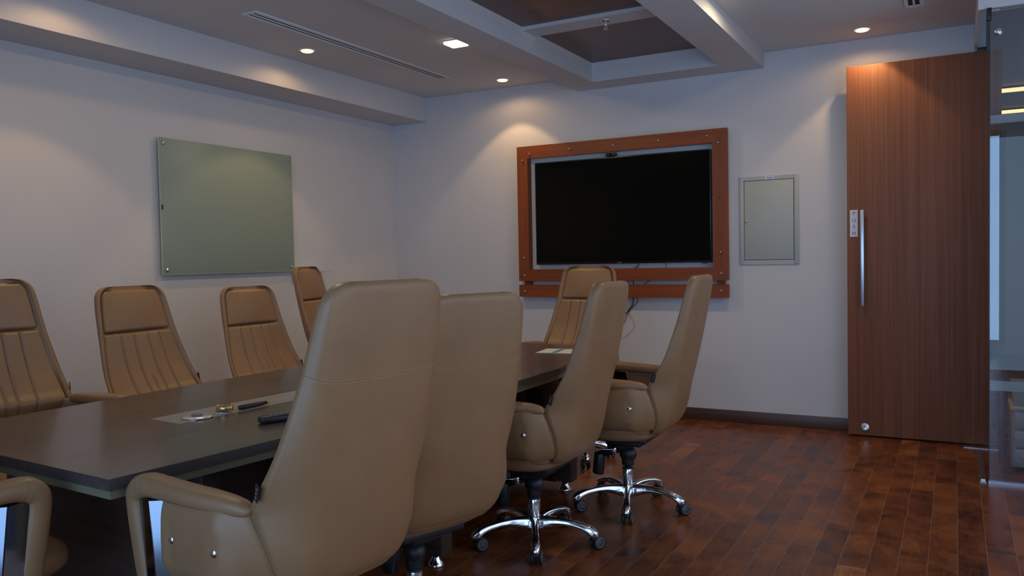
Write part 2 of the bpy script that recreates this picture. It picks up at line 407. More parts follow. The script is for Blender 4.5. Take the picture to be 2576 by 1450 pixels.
RX = Matrix.Rotation(PI/2, 3, 'X')
letters('PUSH', 3.930-dx, -.0212, 1.508, .034, M['blueink'], RX, sg, 'lettering', gap=.044, vertical=True)
mb = MB(); mb.lathe([(.029, 0), (.029, .003), (.027, .0045), (.0, .0045)], M['steel'], (3.993-dx, -.018, .066), Matrix.Rotation(PI/2, 3, 'X'))
mb.build('floor_lock', d, label='round steel lock plate')
mb = MB(); mb.b2((3.987-dx, -.0235, .06), (3.991-dx, -.0225, .076), M['dark']); mb.build('keyhole', d)
mb = MB(); mb.b2((4.65-dx, -.012, 2.49), (4.70-dx, .016, 2.515), M['bmetal'], .002); mb.build('top_pivot', d, label='dark metal pivot fitting')

# ================================================================== TV, FRAME, PANEL ON THE BACK WALL
f = thing('wooden_tv_frame', 'reddish wooden frame studded with chrome bolts around the wall television', 'tv frame', (2.2, 0, 0))
fx = 2.2; FY0, FY1 = -.085, -.045
def fr_poly(pts, m, name):
    b = MB(); b.rings([[Vector((x-fx, FY0, z)) for x, z in pts], [Vector((x-fx, FY1, z)) for x, z in pts]], m, smooth=False); return b.build(name, f)
X0, X1, Z0, Z1 = 1.328, 3.066, 1.062, 2.176; IX0, IX1, IZ0, IZ1 = 1.424, 2.958, 1.158, 2.074
fr_poly([(X0, Z1), (X1, Z1), (IX1, IZ1), (IX0, IZ1)], M['frame'], 'top_rail')
fr_poly([(X0, IZ0+.0005), (IX0, IZ0+.0005), (IX0, IZ1), (X0, Z1)], M['framev'], 'left_stile')
fr_poly([(IX1, IZ0+.0005), (X1, IZ0+.0005), (X1, Z1), (IX1, IZ1)], M['framev'], 'right_stile')
fr_poly([(X0, Z0), (X1, Z0), (X1, IZ0), (X0, IZ0)], M['frame'], 'bottom_rail')
fr_poly([(X0, .932), (X1, .932), (X1, 1.030), (X0, 1.030)], M['frame'], 'lower_plank')
for x in (1.36, 2.975):
    MB().b2((x-fx, FY1, .95), (x+.055-fx, 0, 2.14), M['framev']).build('spacer_batten', f)
for x, z in [(1.381, 2.063), (1.446, 2.11), (1.808, 2.123), (2.181, 2.123), (2.55, 2.127), (2.92, 2.129), (3.003, 2.073), (3.012, 1.27), (3.015, 1.113), (3.015, .984), (1.383, 1.257), (1.383, 1.109), (1.383, .979)]:
    MB().lathe([(.0095, 0), (.0095, .006), (.008, .010), (.004, .012), (0, .012)], M['chrome'], (x-fx, FY0, z), RX, n=16).build('chrome_bolt', f)
for x, z in ((1.380, 1.653), (3.010, 1.672)):
    MB().lathe([(.006, 0), (.006, .0008), (0, .0008)], M['dark'], (x-fx, FY0, z), RX, n=12).build('bolt_hole', f)

tv = thing('television', 'large black flat-screen television mounted inside the wooden frame', 'television', (2.2, 0, 0))
TX0, TX1, TZ0, TZ1 = 1.476, 2.938, 1.196, 2.036
MB().b2((TX0-fx, -.052, TZ0), (TX1-fx, -.022, TZ1), M['bezel'], .003).build('casing', tv)
MB().b2((TX0+.008-fx, -.0535, TZ0+.016), (TX1-.008-fx, -.051, TZ1-.008), M['screen']).build('screen', tv)
MB().b2((1.95-fx, -.022, 1.35), (2.45-fx, 0, 1.85), M['bmetal']).build('wall_mount', tv)
mb = MB()
for i in range(4): mb.b2((2.192-fx+i*.0085, -.0545, 1.2005), (2.198-fx+i*.0085, -.0525, 1.2085), M['grey'])
mb.build('logo', tv, label='tiny grey logo on the lower bezel')
MB().b2((2.87-fx, -.050, 1.188), (2.90-fx, -.035, 1.197), M['bezel'], .001).build('sensor', tv)
c = thing('webcam', 'small black webcam clipped to the top edge of the television', 'webcam', (2.152, -.045, 2.036))
MB().box((0, -.004, .017), (.095, .026, .026), M['bplastic'], .011, seg=4).build('body', c)
MB().cyl((0, -.016, .018), (0, -.022, .018), .009, M['screen']).build('lens', c)
MB().box((0, -.008, .002), (.04, .018, .006), M['bplastic'], .002).build('clip', c)
for pts in ([(2.36, -.03, 1.197), (2.352, -.03, 1.17), (2.325, -.03, 1.15), (2.315, -.03, 1.04), (2.308, -.02, .93), (2.298, -.012, .87), (2.262, -.010, .822), (2.225, -.010, .79), (2.19, -.010, .765)],):
    MB().tube(smooth_path(pts), .0035, M['cable']).build('power_cable', label='thicker black cable hanging from the television past the lower plank', category='cable')
MB().tube(smooth_path([(2.572, -.03, 1.197), (2.566, -.03, 1.14), (2.44, -.03, 1.055), (2.37, -.03, 1.0), (2.345, -.022, .93), (2.34, -.012, .895), (2.305, -.008, .855), (2.272, -.008, .825), (2.25, -.008, .79), (2.238, -.008, .755), (2.215, -.008, .71)]), .0022, M['cable']).build('signal_cable', label='thin black cable looping on the wall below the television frame', category='cable')
MB().tube(smooth_path([(2.255, -.005, .838), (2.275, -.005, .78), (2.30, -.005, .74), (2.31, -.005, .70), (2.28, -.005, .655), (2.24, -.005, .62), (2.2, -.005, .60)]), .0011, mat('grey_wire', (.22, .21, .21), .6)).build('thin_wire', label='very thin pale grey wire trailing down the wall under the cables', category='wire')

p = thing('electrical_panel', 'grey-green metal distribution board cover recessed in the back wall right of the television', 'electrical panel', (3.344, 0, 1.173))
ex, ez = 3.344, 1.173
mb = MB()
mb.b2((3.134-ex, -.012, 0), (3.168-ex, 0, .640), M['panel'], .004); mb.b2((3.520-ex, -.012, 0), (3.553-ex, 0, .640), M['panel'], .004)
mb.b2((3.168-ex, -.0118, 0.0005), (3.520-ex, 0, .032), M['panel']); mb.b2((3.168-ex, -.0118, .612), (3.520-ex, 0, .6395), M['panel'])
mb.build('cover_frame', p)
MB().b2((3.166-ex, -.004, .028), (3.522-ex, -.001, .614), M['dark']).build('door_gap', p, label='dark gap around the panel door')
dr = MB().b2((3.1715-ex, -.0105, .0355), (3.5165-ex, -.003, .6085), M['panel'], .001).build('panel_door', p)
MB().lathe([(.013, 0), (.013, .003), (.0, .0035)], mat('cream_latch', (.45, .43, .28), .5), (3.185-ex, -.0105, .318), RX, n=20).build('latch', dr, label='round cream latch')
MB().b2((3.322-ex, -.0126, .617), (3.385-ex, -.012, .636), M['label']).build('label', p, label='small pale label with blue border')
mb = MB()
for i in range(6): mb.b2((3.333-ex+i*.008, -.0130, .623), (3.338-ex+i*.008, -.0126, .630), M['blueink'])
mb.build('label_print', p)

# ================================================================== GLASS BOARD ON THE LEFT WALL
b = thing('glass_writing_board', 'frosted green glass writing board on steel standoffs on the left wall', 'whiteboard', (.002, -1.952, 1.188))
by, bz = -1.952, 1.188
MB().b2((.028, -2.547-by, 0), (.036, -1.3565-by, .890), M['board'], .001).build('glass_sheet', b)
mb = MB()
mb.b2((.0278, -2.5475-by, -.0005), (.0362, -2.545-by, .8905), M['gedge']); mb.b2((.0278, -1.3585-by, -.0005), (.0362, -1.356-by, .8905), M['gedge'])
mb.b2((.0278, -2.547-by, -.0008), (.0362, -1.3565-by, .0015), M['gedge']); mb.b2((.0278, -2.547-by, .8885), (.0362, -1.3565-by, .8908), M['gedge'])
mb.build('glass_edge', b, label='pale green bright glass edge')
for y in (-2.515, -1.389):
    for z in (.034, .856):
        MB().lathe([(.009, -.036), (.009, 0), (.0125, .0005), (.0125, .006), (.010, .008), (0, .008)], M['steel'], (.036, y-by, z), Matrix.Rotation(PI/2, 3, 'Y'), n=20).build('standoff', b)
MB().b2((.036, -2.540-by, .425), (.042, -2.532-by, .455), M['dark'], .001).build('magnet', b, label='tiny dark clip on the left edge')
MB().b2((0, -1.36, 1.176), (.10, -1.02, 1.184), M['gedge'], .001).build('glass_shelf', label='narrow clear green glass shelf on the left wall beside the writing board', category='shelf')

# ================================================================== CEILING FITTINGS
def downlight(x, y, label, grp='round recessed ceiling downlights', first=[]):
    if not first:
        o = thing('downlight', label, 'downlight', (x, y, ZC), group=grp)
        MB().lathe([(.040, -.0005), (.058, -.0005), (.058, -.004), (.052, -.0065), (.042, -.004), (.040, -.0005)], M['white'], n=32).build('trim_ring', o)
        MB().lathe([(0, -.003), (.038, -.003), (.040, -.006), (.040, -.011), (.034, -.014), (0, -.015)], M['lamp'], n=28).build('lamp', o)
        first.append(o)
    else:
        o = first[0].copy(); COL.objects.link(o); o.location = (x, y, ZC); o['label'] = label
        for ch in first[0].children:
            c = ch.copy(); COL.objects.link(c); c.parent = o
    s1 = spot('downlight_beam', (x, y, ZC-.035), DOWN_W, math.radians(94), .22)
    s2 = spot('downlight_spill', (x, y, ZC-.035), DOWN_W*.25, math.radians(165), .4)
    return o
downlight(.652, -1.819, 'round glowing downlight between the left beam and the long slot diffuser')
downlight(1.318, -.288, 'round glowing downlight close to the back wall, left of the wood-panelled coffer')
downlight(3.996, -.276, 'round glowing downlight close to the back wall above the wooden door')
for x, y in ((.652, -3.45), (.652, -5.1)):
    downlight(x, y, 'round recessed downlight in the ceiling outside the picture')
def square_light(x, y, label):
    o = thing('square_ceiling_light', label, 'ceiling light', (x, y, ZC))
    MB().b2((-.068, -.068, -.006), (.068, .068, -.0005), M['white'], .001).build('bezel', o)
    MB().b2((-.060, -.060, -.022), (.060, .060, -.006), M['square'], .002).build('diffuser', o)
    area('square_light_glow', (x, y, ZC-.03), (0, 0, 0), .11, .11, SQUARE_W, (1, .78, .45))
square_light(1.612, -1.442, 'bright square ceiling light beside the left edge of the wood-panelled coffer')
square_light(3.60, -1.442, 'square ceiling light on the far side of the coffer')
square_light(1.612, -3.4, 'square ceiling light near the slot diffuser, nearer the rear wall')

v = thing('slot_diffuser', 'long white two-slot air diffuser in the ceiling left of the coffer', 'air vent', (.96, -1.61, ZC))
mb = MB(); L0, L1 = -1.011, 1.014
for x0, x1 in ((-.058, -.034), (-.010, .002), (.026, .058)): mb.b2((x0, L0+.008, -.008), (x1, L1-.002, -.0005), M['white'], .001)
mb.b2((-.058, L0-.010, -.0078), (.058, L0+.008, -.0005), M['white']); mb.b2((-.058, L1-.002, -.0078), (.058, L1+.006, -.0005), M['white'])
mb.build('diffuser_frame', v)
mb = MB(); mb.b2((-.034, L0+.018, -.003), (-.010, L1-.008, -.0008), M['dark']); mb.b2((.002, L0+.018, -.003), (.026, L1-.008, -.0008), M['dark']); mb.build('slots', v, label='dark slots')
v = thing('slot_diffuser', 'white two-slot air diffuser end in the ceiling above the open door', 'air vent', (4.318, -1.25, ZC))
mb = MB()
for x0, x1 in ((-.052, -.032), (-.008, .004), (.028, .052)): mb.b2((x0, -.56, -.008), (x1, .580, -.0005), M['white'])
mb.b2((-.052, .580, -.008), (.052, .612, -.0005), M['white']); mb.build('diffuser_frame', v)
mb = MB(); mb.b2((-.032, -.56, -.003), (-.008, .575, -.0008), M['dark']); mb.b2((.004, -.56, -.003), (.028, .575, -.0008), M['dark']); mb.build('slots', v, label='dark slots')

s = thing('fire_sprinkler', 'small chrome pendent sprinkler under the white coffer cross bar', 'sprinkler', (2.63, -1.32, 2.712))
MB().lathe([(0, 0), (.034, 0), (.036, -.003), (.030, -.008), (.016, -.011), (0, -.011)], M['chrome'], n=28).build('escutcheon', s)
mb = MB(); mb.cyl((0, 0, -.010), (0, 0, -.034), .008, M['chrome']); mb.cyl((-.010, 0, -.030), (-.004, 0, -.052), .002, M['chrome']); mb.cyl((.010, 0, -.030), (.004, 0, -.052), .002, M['chrome'])
mb.lathe([(0, -.052), (.014, -.053), (.014, -.055), (0, -.056)], M['chrome'], n=16); mb.build('sprinkler_head', s)
MB().cyl((0, 0, -.034), (0, 0, -.051), .0025, M['red']).build('heat_bulb', s, label='red glass bulb')

# ================================================================== CORRIDOR CONTENTS
for x0, x1, y, lab in ((4.3, 6.0, 2.95, 'nearer warm linear ceiling lamp seen through the glass partition'), (4.3, 5.28, 4.35, 'farther, shorter warm linear ceiling lamp seen through the glass partition')):
    o = thing('linear_ceiling_lamp', lab, 'ceiling lamp', ((x0+x1)/2, y, 2.78), group='linear corridor lamps'); h = (x1-x0)/2
    MB().b2((-h, -.03, -.02), (h, .03, -.001), M['bmetal']).build('housing', o)
    MB().b2((-h+.004, -.034, -.05), (h-.004, .026, -.02), M['linear'], .003).build('diffuser', o)
o = thing('corridor_cabinet', 'low white drawer cabinet behind the lower clear part of the glass partition', 'cabinet', (5.16, -.55, 0))
MB().b2((-.35, -.19, .02), (.35, .20, .345), M['greyw'], .004).build('carcass', o)
MB().b2((-.36, -.20, .345), (.36, .21, .367), M['beige'], .003).build('shelf_board', o, label='beige board')
MB().b2((-.345, -.18, .367), (.35, .20, .47), M['greyw'], .004).build('top_box', o)
for k in range(3):
    dq = MB().b2((-.34, -.205, .03+k*.104), (.34, -.191, .03+k*.104+.098), M['greyw'], .003).build('drawer', o)
    MB().b2((-.3, -.213, .085+k*.104), (.1, -.205, .095+k*.104), M['steel'], .002).build('drawer_handle', dq)
MB().b2((4.755, -.46, 0), (4.80, -.42, .50), M['maroon'], .003).build('maroon_screen', label='dark maroon upright board between the open door and the low white cabinet', category='screen')

# ================================================================== TABLE
TX, TY = 2.33, -3.3
t = thing('conference_table', 'long dark wood conference table with inset strip, surrounded by tan leather chairs', 'table', (TX, TY, 0))
outline = [(1.725, -4.79), (2.785, -4.862), (2.958, -3.2), (2.955, -2.75), (2.80, -1.86), (1.80, -1.79), (1.735, -3.15)]
def inset(poly, d):
    n = len(poly); out = []
    for i in range(n):
        a, b_, c_ = Vector(poly[i-1]), Vector(poly[i]), Vector(poly[(i+1) % n])
        e1 = (b_-a).normalized(); e2 = (c_-b_).normalized(); n1 = Vector((-e1.y, e1.x)); n2 = Vector((-e2.y, e2.x))
        k = (n1+n2).normalized(); out.append(tuple(b_+k*d/max(.3, k.dot(n1))))
    return out
rel = lambda poly: [(x-TX, y-TY) for x, y in poly]
mb = MB(); o_ = rel(outline)
mb.rings([[Vector((x, y, .722)) for x, y in o_], [Vector((x, y, .749)) for x, y in o_]], M['tedge'], smooth=False)
mb.prism(inset(o_, .0012), .749, .750, M['table']); mb.build('tabletop', t)
MB().prism(inset(o_, .006), .7215, .7, M['tpale']).build('pale_underlay', t, label='pale olive band under the table edge')
def poly4(pts, z0, z1, m, name, **k): return MB().prism(rel(pts), z0, z1, m).build(name, t, **k)
poly4([(2.222, -4.322), (2.385, -4.338), (2.435, -3.60), (2.272, -3.585)], .7495, .7508, M['strip'], 'inset_strip', label='pale inset strip')
poly4([(2.27, -3.0), (2.43, -3.0), (2.40, -2.45), (2.24, -2.45)], .7495, .7508, M['strip'], 'inset_strip', label='pale inset strip')
poly4([(1.93, -4.62), (2.60, -4.665), (2.604, -4.61), (1.934, -4.565)], .03, .700, M['tablev'], 'end_panel')
poly4([(2.02, -4.56), (2.52, -4.58), (2.56, -2.1), (2.06, -2.1)], .12, .700, M['tablev'], 'pedestal')
poly4([(1.98, -2.10), (2.62, -2.12), (2.62, -2.07), (1.98, -2.05)], .03, .700, M['tablev'], 'end_panel')
for x, y in ((2.66, -3.36), (2.685, -2.16), (2.02, -3.36), (1.98, -2.16), (2.64, -4.50), (1.98, -4.45)):
    q = MB().b2((x-.055-TX, y-.02-TY, .055), (x+.055-TX, y+.06-TY, .676), M['tablev'], .003).build('leg', t)
    MB().lathe([(0, 0), (.034, 0), (.036, .004), (.030, .012), (.017, .035), (.013, .055), (0, .055)], M['chrome'], (x-TX, y+.02-TY, 0), n=28).build('foot', q, label='bell-shaped chrome foot')

ZT = .7508
o = thing('table_outlet', 'low round silver pop-up cover near the near end of the pale table strip', 'cable outlet', (2.352, -4.245, ZT))
MB().lathe([(.050, 0), (.050, .003), (.046, .006), (.030, .0075), (0, .008)], M['steel'], n=40).build('cover', o)
MB().lathe([(.018, .0078), (.018, .011), (.015, .013), (0, .013)], M['grey'], n=28).build('cap', o)
o = thing('metal_band', 'small gold-coloured oval metal band standing open on the pale table strip', 'metal band', (2.362, -4.138, ZT), .75)
rs = []
for i in range(37):
    a = math.radians(-152)+math.radians(304)*i/36
    def pt(r, z): return Vector((-math.cos(a)*(.027+r), math.sin(a)*(.021+r), z))
    rs.append([pt(0, .003), pt(.0025, .003), pt(.0025, .026), pt(0, .026)])
MB().rings(rs, M['gold']).build('band', o)
MB().box((0, 0, .0015), (.056, .044, .003), M['steel'], .0012).build('base_plate', o, label='pale silver base plate')
o = thing('pen', 'black tapered pen with gold tip lying behind the gold metal band', 'pen', (2.385, -4.050, ZT+.0085), 1.5)
MB().lathe([(0, 0), (.0075, .001), (.0085, .02), (.0075, .09), (.0055, .118), (0, .118)], M['bplastic'], (-.045, 0, 0), Matrix.Rotation(PI/2, 3, 'Y'), n=18).build('barrel', o)
MB().lathe([(0, 0), (.005, .0), (.0042, .010), (0, .011)], M['gold'], (.074, 0, 0), Matrix.Rotation(PI/2, 3, 'Y'), n=18).build('tip', o, label='gold tip')
o = thing('remote_control', 'black remote control with a red button, half hidden behind the nearest chair back', 'remote control', (2.662, -4.150, ZT), math.radians(66))
rc = MB().box((0, 0, .0115), (.19, .043, .022), M['bplastic'], .008, seg=4).build('body', o)
MB().lathe([(0, 0), (.0045, 0), (.0045, .002), (0, .0025)], M['red'], (-.078, .010, .0225), n=14).build('power_button', o, label='red round button')
for i in range(8):
    for j in (-1, 0, 1):
        MB().box((-.058+i*.017, j*.0115, .0232), (.009, .006, .002), M['grey'], .0008).build('key', o)
o = thing('paper_sheet', 'white paper sheet with a blue stroke near the far end of the table', 'paper', (2.70, -2.15, ZT+.0004), math.radians(8))
MB().b2((-.13, -.10, 0), (.16, .10, .0012), M['paper']).build('sheet', o)
MB().b2((-.05, -.09, .0012), (-.02, .09, .0014), mat('teal_ink', (.12, .22, .32), .6)).build('printed_stroke', o, label='slanting blue-grey printed stroke')

# ================================================================== CHAIRS
YB = [(.43, -.205), (.455, -.235), (.50, -.260), (.56, -.279), (.62, -.293), (.71, -.314), (.80, -.333), (.96, -.365), (1.08, -.388), (1.166, -.402)]
WB = [(.43, .148), (.455, .158), (.50, .165), (.62, .174), (.80, .186), (.96, .190), (1.08, .186), (1.166, .176)]
WW = [(.43, .168), (.455, .192), (.50, .213), (.56, .234), (.62, .249), (.667, .255), (.71, .252), (.80, .239), (.96, .211), (1.08, .196), (1.166, .181)]
YR = [(.43, -.165), (.48, -.205), (.55, -.212), (.62, -.194), (.667, -.180), (.71, -.208), (.80, -.257), (.96, -.309), (1.08, -.340), (1.166, -.360)]
ZTOP = 1.172
def shell_w(z):
    w_ = interp(WW, z); r = .055
    if z > ZTOP-r: q = (z-(ZTOP-r))/r; w_ = w_-r+r*math.sqrt(max(0, 1-q*q))
    return w_
def back_w(z): return interp(WB, z)-(interp(WW, z)-shell_w(z))
def outer_pt(u, z, off=0):
    """u -1..1 across the back; returns a point on the outer leather"""
    w_ = shell_w(z); yb = interp(YB, z); yr = interp(YR, z)
    if z > ZTOP-.02: k = (z-(ZTOP-.02))/.02; yb += .014*(1-math.sqrt(max(0, 1-k*k)))
    def q(a):
        t = abs(a); W3 = 2.6; c_ = back_w(z)+.006
        b0, b1, b2_ = (1-t)**2, 2*t*(1-t)*W3, t*t; dn = b0+b1+b2_
        return Vector((math.copysign((b1*c_+b2_*w_)/dn, a), (b0*yb+b1*yb+b2_*yr)/dn, z))
    p = q(u)
    if off:
        d_ = (q(min(u+.01, 1))-q(max(u-.01, -1))).normalized(); p = p+Vector((d_.y, -d_.x, 0))*off
    return p
def back_shell():
    mb = MB(); rs = []; N = 46
    zs = [.44, .45, .465, .485, .51, .54]+[.54+(1.11-.54)*i/22 for i in range(1, 23)]+[ZTOP-.055*(1-math.sin(PI/2*k/9)) for k in range(1, 10)]
    for z in zs:
        ring = [outer_pt(-1+2*i/N, z) for i in range(N+1)]
        w_ = shell_w(z); yr = interp(YR, z); yb = interp(YB, z); wi = max(w_-.015, .01)
        # front: rolled rim then the recessed inside
        for i in range(1, 40):
            u = math.sin(PI/2*(1-2*i/40)); x = wi*u
            yin = max(min(yb+.050, yr-.026), yb+.018); k = abs(u)
            y = yin+(yr+.004-yin)*(k**10)
            ring.append(Vector((x, y, z)))
        rs.append(ring)
    top = rs[-1]; cen = sum(top, Vector())/len(top)
    rs.append([cen+(p-cen)*.92+Vector((0, 0, .0016)) for p in top])
    bot = rs[0]; cen = sum(bot, Vector())/len(bot)
    rs.insert(0, [cen+(p-cen)*Vector((.93, .93, 1)).x+Vector((0, 0, -.006)) for p in bot])
    mb.rings(rs, M['leather']); return mb
def stitch_row(pts, L=.0040, r=.0005, gap=.0062, m=None):
    mb = MB(); acc = 0; b = bmesh.new(); out = []
    for i in range(len(pts)-1):
        a, c_ = pts[i], pts[i+1]; d = (c_-a).length; t_ = d and (c_-a)/d
        while acc < d:
            out.append((a+t_*acc, t_)); acc += gap
        acc -= d
    b.free()
    for p_, t_ in out:
        q = t_.to_track_quat('X', 'Z').to_matrix(); mb.box(p_, (L, r*2, r*2), M['thread'], rot=q)
    return mb
def seam_z(u): return .970-.022*(1-u*u)
def pad_mesh(z0, z1, margin, base, bulge, grooves=False, nz=40, nu=60):
    """front pad: height field closed at the back. base(z) is the y of the recessed inside"""
    rs = []
    for j in range(nz+1):
        v = j/nz; z = z0+(z1-z0)*v; ww = min(interp(WW, z), .262 if z > .6 else .258)-margin
        ez = min(1, min(v, 1-v)*(z1-z0)/.014); ez = math.sqrt(max(0, 1-(1-ez)**2))
        cr = .035; dz = (z-(z1-cr))/cr
        if dz > 0 and not grooves: ww = ww-cr+cr*math.sqrt(max(0, 1-dz*dz))
        front = []
        for i in range(nu+1):
            u = -1+2*i/nu; eu = min(1, (1-abs(u))*ww/.012); eu = math.sqrt(max(0, 1-(1-eu)**2))
            h = bulge*(.55+.45*(1-u*u)*(math.sin(PI*v)**.6 if not grooves else 1))*eu*ez+.002
            if grooves:
                s = 1-v
                for g0, g1 in ((-.56, -.46), (-.20, -.19), (.20, .19), (.56, .46)):
                    gx = g0+(g1-g0)*s; dist = abs(u-gx)*ww; h -= .0100*math.exp(-(dist/.0042)**2)*eu*ez
                if s > .42: h -= .009*min(1, (s-.42)/.05)*math.exp(-(abs(u)*ww/.0042)**2)
            front.append(Vector((u*ww, base(z)+h, z)))
        back = [Vector((u*ww, base(z)-.004, z)) for u in (.82, .5, 0, -.5, -.82)]
        rs.append(front+back)
    mb = MB(); mb.rings(rs, M['leather']); return mb
def flank_x(y, z):
    yr = interp(YR, z)
    if y >= yr: return shell_w(z)-.002+(y-yr)*1.15
    for i in range(60):
        q = outer_pt(1-i/60, z)
        if q.y <= y: return q.x-.005
    return shell_w(z)*.7
def panel_mesh(side):
    rs = []; n = 64; NY = 60; y0, y1 = -.214, .088
    for j in range(NY+1):
        y = y0+(y1-y0)*j/NY; k = j/NY
        # rear edge of the panel follows the seam of the shell
        xc = .205+.075*sstep(-.08, .36, k); hz = .104; zc = .566; ht = .020
        f = 1.0
        ring = []
        for i in range(n):
            a = 2*PI*i/n; c_, s_ = math.cos(a), math.sin(a)
            x = ht*math.copysign(abs(c_)**.62, c_); z = hz*math.copysign(abs(s_)**.32, s_)*f
            x += .010*(1-(z/hz)**2)  # belly
            if z < -.05: x -= .012*((-.05-z)/.045)
            P = Vector((xc+x, y, zc+z))
            if c_ > 0:
                for by_, bz_ in ((-.111, .572), (.055, .571)):
                    dd = math.hypot(P.y-by_, P.z-bz_); P.x -= .0085*math.exp(-(dd/.016)**2)+.002*math.exp(-(dd/.045)**2)
            P.x = min(P.x, flank_x(P.y, P.z)) if c_ > -.2 else min(P.x, flank_x(P.y, P.z)-.02)
            P.x *= side; ring.append(P)
        rs.append(ring)
    return MB().rings(rs, M['leather'])
def arm_mesh(side):
    pts = [(.254, -.184, .664), (.255, -.175, .666), (.257, -.156, .670), (.263, -.12, .674), (.270, -.06, .677), (.277, .0, .679), (.281, .08, .681), (.284, .13, .683), (.285, .162, .682), (.286, .184, .676), (.286, .200, .660), (.286, .202, .635), (.286, .196, .59), (.285, .189, .54), (.284, .181, .49), (.283, .172, .44), (.282, .168, .415)]
    dm = [(.010, .005), (.018, .013), (.025, .018), (.030, .021), (.036, .022), (.037, .023), (.037, .024), (.037, .025), (.037, .028), (.037, .031), (.037, .031), (.036, .030), (.035, .030), (.034, .030), (.033, .030), (.031, .029), (.024, .024)]
    P = [Vector((x*side, y, z)) for x, y, z in pts]
    Ps = smooth_path(P, 4); D = []
    for i in range(len(dm)-1):
        for k in range(4):
            q = k/4; D.append((dm[i][0]*(1-q)+dm[i+1][0]*q, dm[i][1]*(1-q)+dm[i+1][1]*q))
    D.append(dm[-1])
    mb = MB().sweep(Ps, D, M['leather'], 28, up=Vector((1, 0, 0)), e=2.6)
    rows = []
    for i in (32, 35):
        p = Ps[i]; t = (Ps[i+1]-Ps[i-1]).normalized(); X = Vector((1, 0, 0)); sdv = (X-t*X.dot(t)).normalized(); nn = t.cross(sdv); a, b = D[i][0]+.0005, D[i][1]+.0005; row = []
        for k in range(41):
            th = math.radians(-92+184*k/40)+(0 if side > 0 else PI); c, q = math.cos(th), math.sin(th)
            row.append(p+sdv*a*math.copysign(abs(c)**(2/2.6), c)+nn*b*math.copysign(abs(q)**(2/2.6), q))
        rows.append(row)
    return mb, rows
def chrome_bar(side):
    rs = []
    for z, yo in ((.655, 0), (.648, -.001), (.46, -.022), (.44, -.024)):
        rs.append([Vector((side*.272, .094+yo, z)), Vector((side*.286, .096+yo, z)), Vector((side*.3125, .1255+yo, z)), Vector((side*.3133, .127+yo, z)), Vector((side*.3128, .1288+yo, z)), Vector((side*.3085, .180+yo, z)), Vector((side*.272, .184+yo, z))])
    return MB().rings(rs, M['barchrome'], smooth=False)
def cushion(z0, z1, x, y0, y1, r, m, taper=0, e=.42):
    rs = []; n = 72; K = 8
    prof = [(r*(1-math.sin(PI/2*k/K)), z0+r*(1-math.cos(PI/2*k/K))) for k in range(K+1)]+[(r*(1-math.cos(PI/2*k/K)), z1-r*(1-math.sin(PI/2*k/K))) for k in range(K+1)]
    for ins, z in prof:
        ring = []
        for i in range(n):
            a = 2*PI*i/n; c_, s_ = math.cos(a), math.sin(a)
            tp = taper*(z1-z)/(z1-z0)
            ring.append(Vector(((x-ins-tp)*math.copysign(abs(c_)**e, c_), (y0+y1)/2+((y1-y0)/2-ins-tp)*math.copysign(abs(s_)**e, s_), z+(.006*(1-c_*c_) if z > (z0+z1)/2 else 0))))
        rs.append(ring)
    return MB().rings(rs, m)
def star_arm_rings(a):
    ca, sa = math.cos(a), math.sin(a); rs = []
    prof = [(.020, .093, .034, .032), (.045, .097, .026, .029), (.09, .104, .0195, .0215), (.14, .106, .0175, .0155), (.19, .100, .0180, .0135), (.225, .091, .0205, .0145), (.250, .079, .0230, .0175), (.266, .066, .0215, .0190), (.273, .053, .016, .015)]
    tbl = smooth_path([Vector((p_[0], p_[1], 0)) for p_ in prof], 4)
    for i, P in enumerate(tbl):
        j = min(i//4, len(prof)-2); q = i/4-j; hw = prof[j][2]*(1-q)+prof[j+1][2]*q; hh = prof[j][3]*(1-q)+prof[j+1][3]*q
        tn = (tbl[min(i+1, len(tbl)-1)]-tbl[max(i-1, 0)]).normalized(); nx, nz = -tn.y, tn.x
        ring = []
        for k in range(20):
            th = 2*PI*k/20; c_, s_ = math.cos(th), math.sin(th)
            lat = hw*math.copysign(abs(c_)**.75, c_)*(1 if s_ < 0 else .82); ver = hh*math.copysign(abs(s_)**.75, s_)
            x = P.x+nx*ver; z = P.y+nz*ver
            ring.append(Vector((x*ca-lat*sa, x*sa+lat*ca, z)))
        rs.append(ring)
    return rs
def caster(spin):
    mb = MB(); R = Matrix.Rotation(spin, 3, 'Z'); RYm = R @ Matrix.Rotation(PI/2, 3, 'Y')
    def at(v): return R @ Vector(v)
    off = .018
    for s_ in (-1, 1):
        mb.lathe([(0, 0), (.014, 0), (.023, .0015), (.0285, .005), (.0295, .009), (.0285, .0135), (0, .0135)], M['rubber'], at((s_*.011-(0 if s_ > 0 else .0135)*1, off, .0295)), RYm, n=28)
        x = s_*.0250
        rs_ = [(.0175, -.0006), (.0215, -.0006), (.0215, .0006), (.0175, .0006), (.0175, -.0006)]
        mb.lathe(rs_, M['grey'], at((x, off, .0295)), RYm, n=28)
    mb.sweep([at((0, off-.026, .036)), at((0, off-.018, .051)), at((0, off, .0575)), at((0, off+.016, .052))], [(.0125, .005), (.0135, .006), (.0135, .006), (.012, .004)], M['bplastic'], 16, up=R @ Vector((1, 0, 0)), e=3)
    mb.cyl((0, 0, .040), (0, 0, .068), .0085, M['bmetal'])
    return mb

